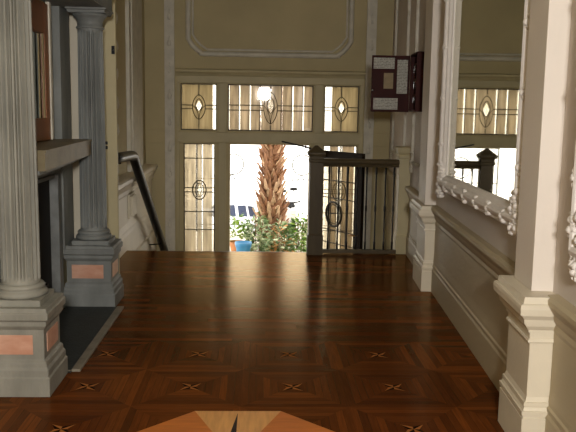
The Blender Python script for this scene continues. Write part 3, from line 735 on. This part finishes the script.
# ------------------------------------------------------------------ outside
struct('ground', MB().box(-9, 9, 12.0, 16.6, ZL-.3, ZL-.06), 'paving', label='pale sunlit paving outside the front door', cat='ground')
struct('street', MB().box(-16, 16, 16.6, 30, -2.3, -2.05), 'asphalt', label='bright street beyond the front garden', cat='street')
hw = thing('house', 'white rendered house across the street, bleached by the sun', 'house', (0, 26, -2.05))
obj('facade', MB().box(-12, 12, 26, 26.4, -2.05, 6.5), 'render_white', hw)
obj('plinth', MB().box(-12, 12, 25.9, 26, -2.05, -1.2), 'render_white', hw)
obj('cornice', MB().box(-12.1, 12.1, 25.75, 26.4, 6.5, 6.8), 'render_white', hw)

pt = thing('palm_tree', 'stout palm with shaggy brown trunk outside the open doorway', 'palm tree', (.23, 14.1, ZL-.06))
px, py = .23, 14.1
tr = MB(); zb, ztop = ZL-.06, 4.2
def trad(z): return .165+.095*max(0, min(1, (.35-z)/1.1))
def tx(z): return px+.02*math.sin(z*.9)-.01*z
prof = [(zb+(ztop-zb)*i/24) for i in range(25)]
tr.tube([(tx(z), py, z) for z in prof], [trad(z)*.86 for z in prof], 20)
obj('trunk', tr, 'bark', pt)
bt = MB(); row = 0; z = zb+.3
while z < ztop-.05:
    nb = 13
    for k in range(nb):
        a = 2*PI*(k+.5*(row % 2))/nb+random.uniform(-.12,.12); rr = trad(z)*.82; w = random.uniform(.035,.06); Lh = random.uniform(.14,.26); out = random.uniform(.05,.15)
        ca, sa = math.cos(a), math.sin(a); ox, oy = tx(z)+rr*ca, py+rr*sa
        zz = z+random.uniform(-.03,.03); tw = w*random.uniform(.08,.3); sd = random.uniform(-.04,.04)
        def P(t, o, h): return (ox-sa*t+ca*o, oy+ca*t+sa*o, zz+h)
        bt.cur = random.choice((0, 0, 1))
        bt.add([P(-w,-.02,0),P(w,-.02,0),P(w,.03,.02),P(-w,.03,.02),P(sd-tw,out,Lh),P(sd+tw,out,Lh),P(sd+tw,out+.02,Lh-.01),P(sd-tw,out+.02,Lh-.01)],
               [(0,3,2,1),(4,5,6,7),(0,1,5,4),(1,2,6,5),(2,3,7,6),(3,0,4,7)])
    z += .095; row += 1
obj('leaf_bases', bt, ['bark','bark_tip'], pt)
for k in range(14):
    a = 2*PI*k/14+.2; f = MB(); L_ = 2.3
    sp = [Vector((tx(ztop)+math.cos(a)*(.1+L_*q/8), py+math.sin(a)*(.1+L_*q/8), ztop-.05+.9*math.sin(q/8*2.2)-.55*(q/8)**2*(1+.4*(k%3)))) for q in range(9)]
    f.tube(sp, [.03-.003*q for q in range(9)], 5)
    side = Vector((-math.sin(a), math.cos(a), 0))
    for q in range(1, 8):
        for h_ in (0, .5):
            b_ = sp[q].lerp(sp[q+1], h_)
            for sg in (-1, 1):
                e = b_+side*sg*(.55-.03*q)+Vector((math.cos(a)*.25, math.sin(a)*.25, -.2)); dv = (sp[q+1]-sp[q]).normalized()*.03
                f.add([b_-dv, b_+dv, e], [(0,1,2)])
    obj('frond', f, 'leaf', pt)

def shrub(name, label, x, y, z0, w, h, n, mts, size, cat='shrub', group=None):
    t = thing(name, label, cat, (x, y, z0), group)
    f = MB()
    for i in range(n):
        u = random.random(); a = random.uniform(0, 2*PI); rr = w*math.sqrt(random.random()); zz = z0+h*(.12+.88*random.random()*(1-.55*(rr/w)**2))
        c = Vector((x+rr*math.cos(a), y+rr*math.sin(a), zz)); s = size*random.uniform(.6,1.3)
        d = Vector((math.cos(a)+random.uniform(-.8,.8), math.sin(a)+random.uniform(-.8,.8), random.uniform(-.5,.9))).normalized()
        sd = d.cross(Vector((random.uniform(-1,1), random.uniform(-1,1), 1))).normalized(); nn = d.cross(sd)
        f.cur = random.randrange(len(mts))
        f.add([c, c+d*s*.45+sd*s*.24+nn*s*.05, c+d*s, c+d*s*.45-sd*s*.24+nn*s*.05, c+d*s*.5-nn*s*.03], [(0,1,4),(1,2,4),(2,3,4),(3,0,4)])
    obj('foliage', f, mts, t)
    st_ = MB()
    for q in range(6):
        a = q*PI/3; st_.tube([(x+.05*math.cos(a),y+.05*math.sin(a),z0),(x+w*.35*math.cos(a),y+w*.35*math.sin(a),z0+h*.45),(x+w*.5*math.cos(a),y+w*.5*math.sin(a),z0+h*.8)], .008, 5)
    obj('stem', st_, 'bark', t)
    return t
G0 = ZL-.06
shrub('variegated_shrub', 'leafy green and white shrub at the foot of the palm, left side', -.02, 13.38, G0, .19, .92, 620, ['leaf','leaf_pale','leaf','leaf_pale'], .11)
shrub('variegated_shrub', 'leafy green and white shrub directly in front of the palm trunk', .36, 12.72, G0, .19, .80, 640, ['leaf','leaf_pale','leaf','leaf_rust'], .11)
shrub('variegated_shrub', 'leafy yellow green shrub at the foot of the palm, right side', .74, 13.38, G0, .19, .86, 600, ['leaf_yellow','leaf_pale','leaf','leaf_yellow'], .11)
pot = thing('flower_pot', 'terracotta pot with a bright green plant left of the palm', 'plant pot', (-.40, 13.75, G0))
obj('pot', MB().lathe(-.40, 13.75, [(.09,G0),(.12,G0+.16),(.14,G0+.2),(.145,G0+.26),(.125,G0+.26),(.12,G0+.22)], 20), 'terracotta', pot)
f = MB()
for i in range(230):
    a = random.uniform(0,2*PI); r_ = .19*math.sqrt(random.random()); c = Vector((-.40+r_*math.cos(a), 13.75+r_*math.sin(a), G0+.27+.52*random.random()*(1-r_*2)))
    d = Vector((math.cos(a)+random.uniform(-.6,.6), math.sin(a)+random.uniform(-.6,.6), random.uniform(-.2,.9))).normalized()*.11; sd = d.cross(Vector((.3,.2,1))).normalized()*.028
    f.add([c, c+d*.5+sd, c+d, c+d*.5-sd], [(0,1,2,3)])
obj('plant', f, 'leaf_yellow', pot)
bpot = thing('planter_tub', 'blue glazed tub among the plants outside', 'plant pot', (-.26, 12.75, G0))
obj('tub', MB().lathe(-.26, 12.75, [(.10,G0),(.12,G0+.3),(.14,G0+.36),(.145,G0+.42),(.125,G0+.42),(.12,G0+.36)], 20), 'blue_glaze', bpot)
obj('soil', MB().lathe(-.26, 12.75, [(.12,G0+.36),(.12,G0+.37)], 20), 'soil', bpot)

# ornamental iron gate with rings
gt = thing('iron_gate', 'black wrought iron gate with scrolled rings at the garden edge', 'gate', (.2, 16.4, G0))
GYY = 16.4
g = MB()
for x in (-1.35, .2, 1.75): g.bar((x,GYY,G0),(x,GYY,1.0), .035)
for z in (-.9, .1, .85): g.bar((-1.35,GYY,z),(1.75,GYY,z), .018)
obj('frame', g, 'iron', gt)
for x in (-.56, .93):
    obj('ring', MB().ellipse((x, GYY, .42), .22, .22, .013, 24), 'iron', gt); 
    obj('scroll', MB().tube([(x-.22+.02*q, GYY, .1-.1*math.sin(q*.5)) for q in range(14)], .01, 5), 'iron', gt)
# parked car across the street
car = thing('parked_car', 'white car parked in the street, dark side windows visible', 'car', (-1.4, 19.4, -2.05))
cz = -2.05; cx0 = -3.42
pro = [(0,.35),(0,.75),(.15,.9),(.9,.98),(1.45,1.42),(1.7,1.48),(2.9,1.48),(3.35,1.36),(3.75,.98),(3.85,.85),(3.85,.35)]
b = MB(); b.prism([(cx0+x, cz+z) for x, z in pro], 'y', 18.6, 20.2); obj('body', b, 'car_white', car, .05)
for pg in ([(-1.3,-1.03),(-1.16,-.76),(-.60,-.74),(-.56,-1.03)], [(-.50,-1.03),(-.53,-.75),(-.33,-.75),(-.28,-1.03)], [(-.23,-1.03),(-.28,-.76),(-.16,-.78),(-.06,-1.03)]):
    w_ = MB(); w_.prism(pg, 'y', 18.585, 18.6); obj('window', w_, 'car_glass', car)
for x in (.75, 3.1):
    for y in (18.62, 20.0):
        w_ = MB(); w_.prism([(cx0+x+.31*math.cos(a*PI/10), cz+.31+.31*math.sin(a*PI/10)) for a in range(20)], 'y', y-.03, y+.17); obj('wheel', w_, 'tyre', car)
# scooter by the palm: its mirrors show beside the trunk
sc = thing('motor_scooter', 'parked scooter behind the palm with round mirror on a thin stalk', 'scooter', (.62, 15.4, G0))
sx, sy = .62, 15.4
for y in (sy-.55, sy+.55):
    w_ = MB(); w_.prism([(y+.22*math.cos(a*PI/9), G0+.22+.22*math.sin(a*PI/9)) for a in range(18)], 'x', sx-.05, sx+.05); obj('wheel', w_, 'tyre', sc, .02)
b = MB(); b.prism([(sy-.4,G0+.2),(sy+.45,G0+.25),(sy+.6,G0+.5),(sy+.5,G0+.68),(sy-.02,G0+.68),(sy-.1,G0+.36),(sy-.35,G0+.36),(sy-.5,G0+.75),(sy-.6,G0+.72)], 'x', sx-.13, sx+.13); obj('body', b, 'render_white', sc, .03)
obj('seat', MB().box(sx-.12,sx+.12,sy-.02,sy+.5,G0+.68,G0+.75), 'tyre', sc, .03)
h_ = MB(); h_.tube([(sx,sy-.55,G0+.7),(sx,sy-.5,G0+.83)], .025, 8); h_.tube([(sx-.2,sy-.42,G0+.86),(sx,sy-.5,G0+.82),(sx+.2,sy-.42,G0+.86)], .016, 8); obj('handlebar', h_, 'tyre', sc)
for sg in (-1,):
    m_ = MB(); m_.tube([(sx+sg*.1,sy-.47,G0+.84),(sx+sg*.16,sy-.47,G0+1.05)], .008, 6); m_.blob((sx+sg*.16,sy-.48,G0+1.07), .085, .02, .035); obj('mirror', m_, 'tyre', sc)
m_ = MB(); m_.tube([(sx+.08,sy-.47,G0+.84),(sx+.06,sy-.47,G0+1.09)], .008, 6); m_.blob((sx+.06,sy-.48,G0+1.11), .085, .02, .035); obj('mirror', m_, 'tyre', sc)

# ------------------------------------------------------------------ light
world = bpy.data.worlds.new('World'); bpy.context.scene.world = world; world.use_nodes = True
bg = world.node_tree.nodes['Background']; bg.inputs[0].default_value = (1., .98, .95, 1); bg.inputs[1].default_value = 3.4
def lamp(name, typ, loc, target, energy, color, size=1., sy=None):
    l = bpy.data.lights.new(name, typ); l.energy = energy; l.color = color
    if typ == 'AREA':
        l.size = size
        if sy: l.shape = 'RECTANGLE'; l.size_y = sy
    if typ == 'SUN': l.angle = math.radians(1)
    o = bpy.data.objects.new(name, l); C.objects.link(o); o.location = loc
    o.rotation_euler = (Vector(target)-Vector(loc)).to_track_quat('-Z', 'Y').to_euler()
    return o
lamp('sun', 'SUN', (-4, -6, 12), (1, 14, 0), 6.0, (1., .95, .86))
lamp('flash_fill', 'AREA', (.12, -1.2, 2.05), (.3, 5., .9), 195, (1., .97, .93), .3, .3)  # added fill lamp behind the camera, acting as its flash; no window here

# ------------------------------------------------------------------ camera
F = 760.; ROLL = math.radians(.95); P = math.radians(7.9622); A = math.radians(-2.2130)
cam = bpy.data.cameras.new('Camera'); cam.sensor_width = 36; cam.lens = 36*F/576
cam.clip_start = .05; cam.clip_end = 200
co = bpy.data.objects.new('Camera', cam); C.objects.link(co)
fwd = Vector((-math.sin(A)*math.cos(P), math.cos(A)*math.cos(P), -math.sin(P)))
q = fwd.to_track_quat('-Z', 'Y').to_matrix().to_4x4()
co.matrix_world = Matrix.Translation((0,0,1.6)) @ q @ Matrix.Rotation(ROLL, 4, 'Z')
sc_ = bpy.context.scene; sc_.camera = co
vs_ = sc_.view_settings; vs_.view_transform = 'Standard'; vs_.look = 'None'; vs_.gamma = 1; vs_.use_curve_mapping = False; vs_.exposure = 0.
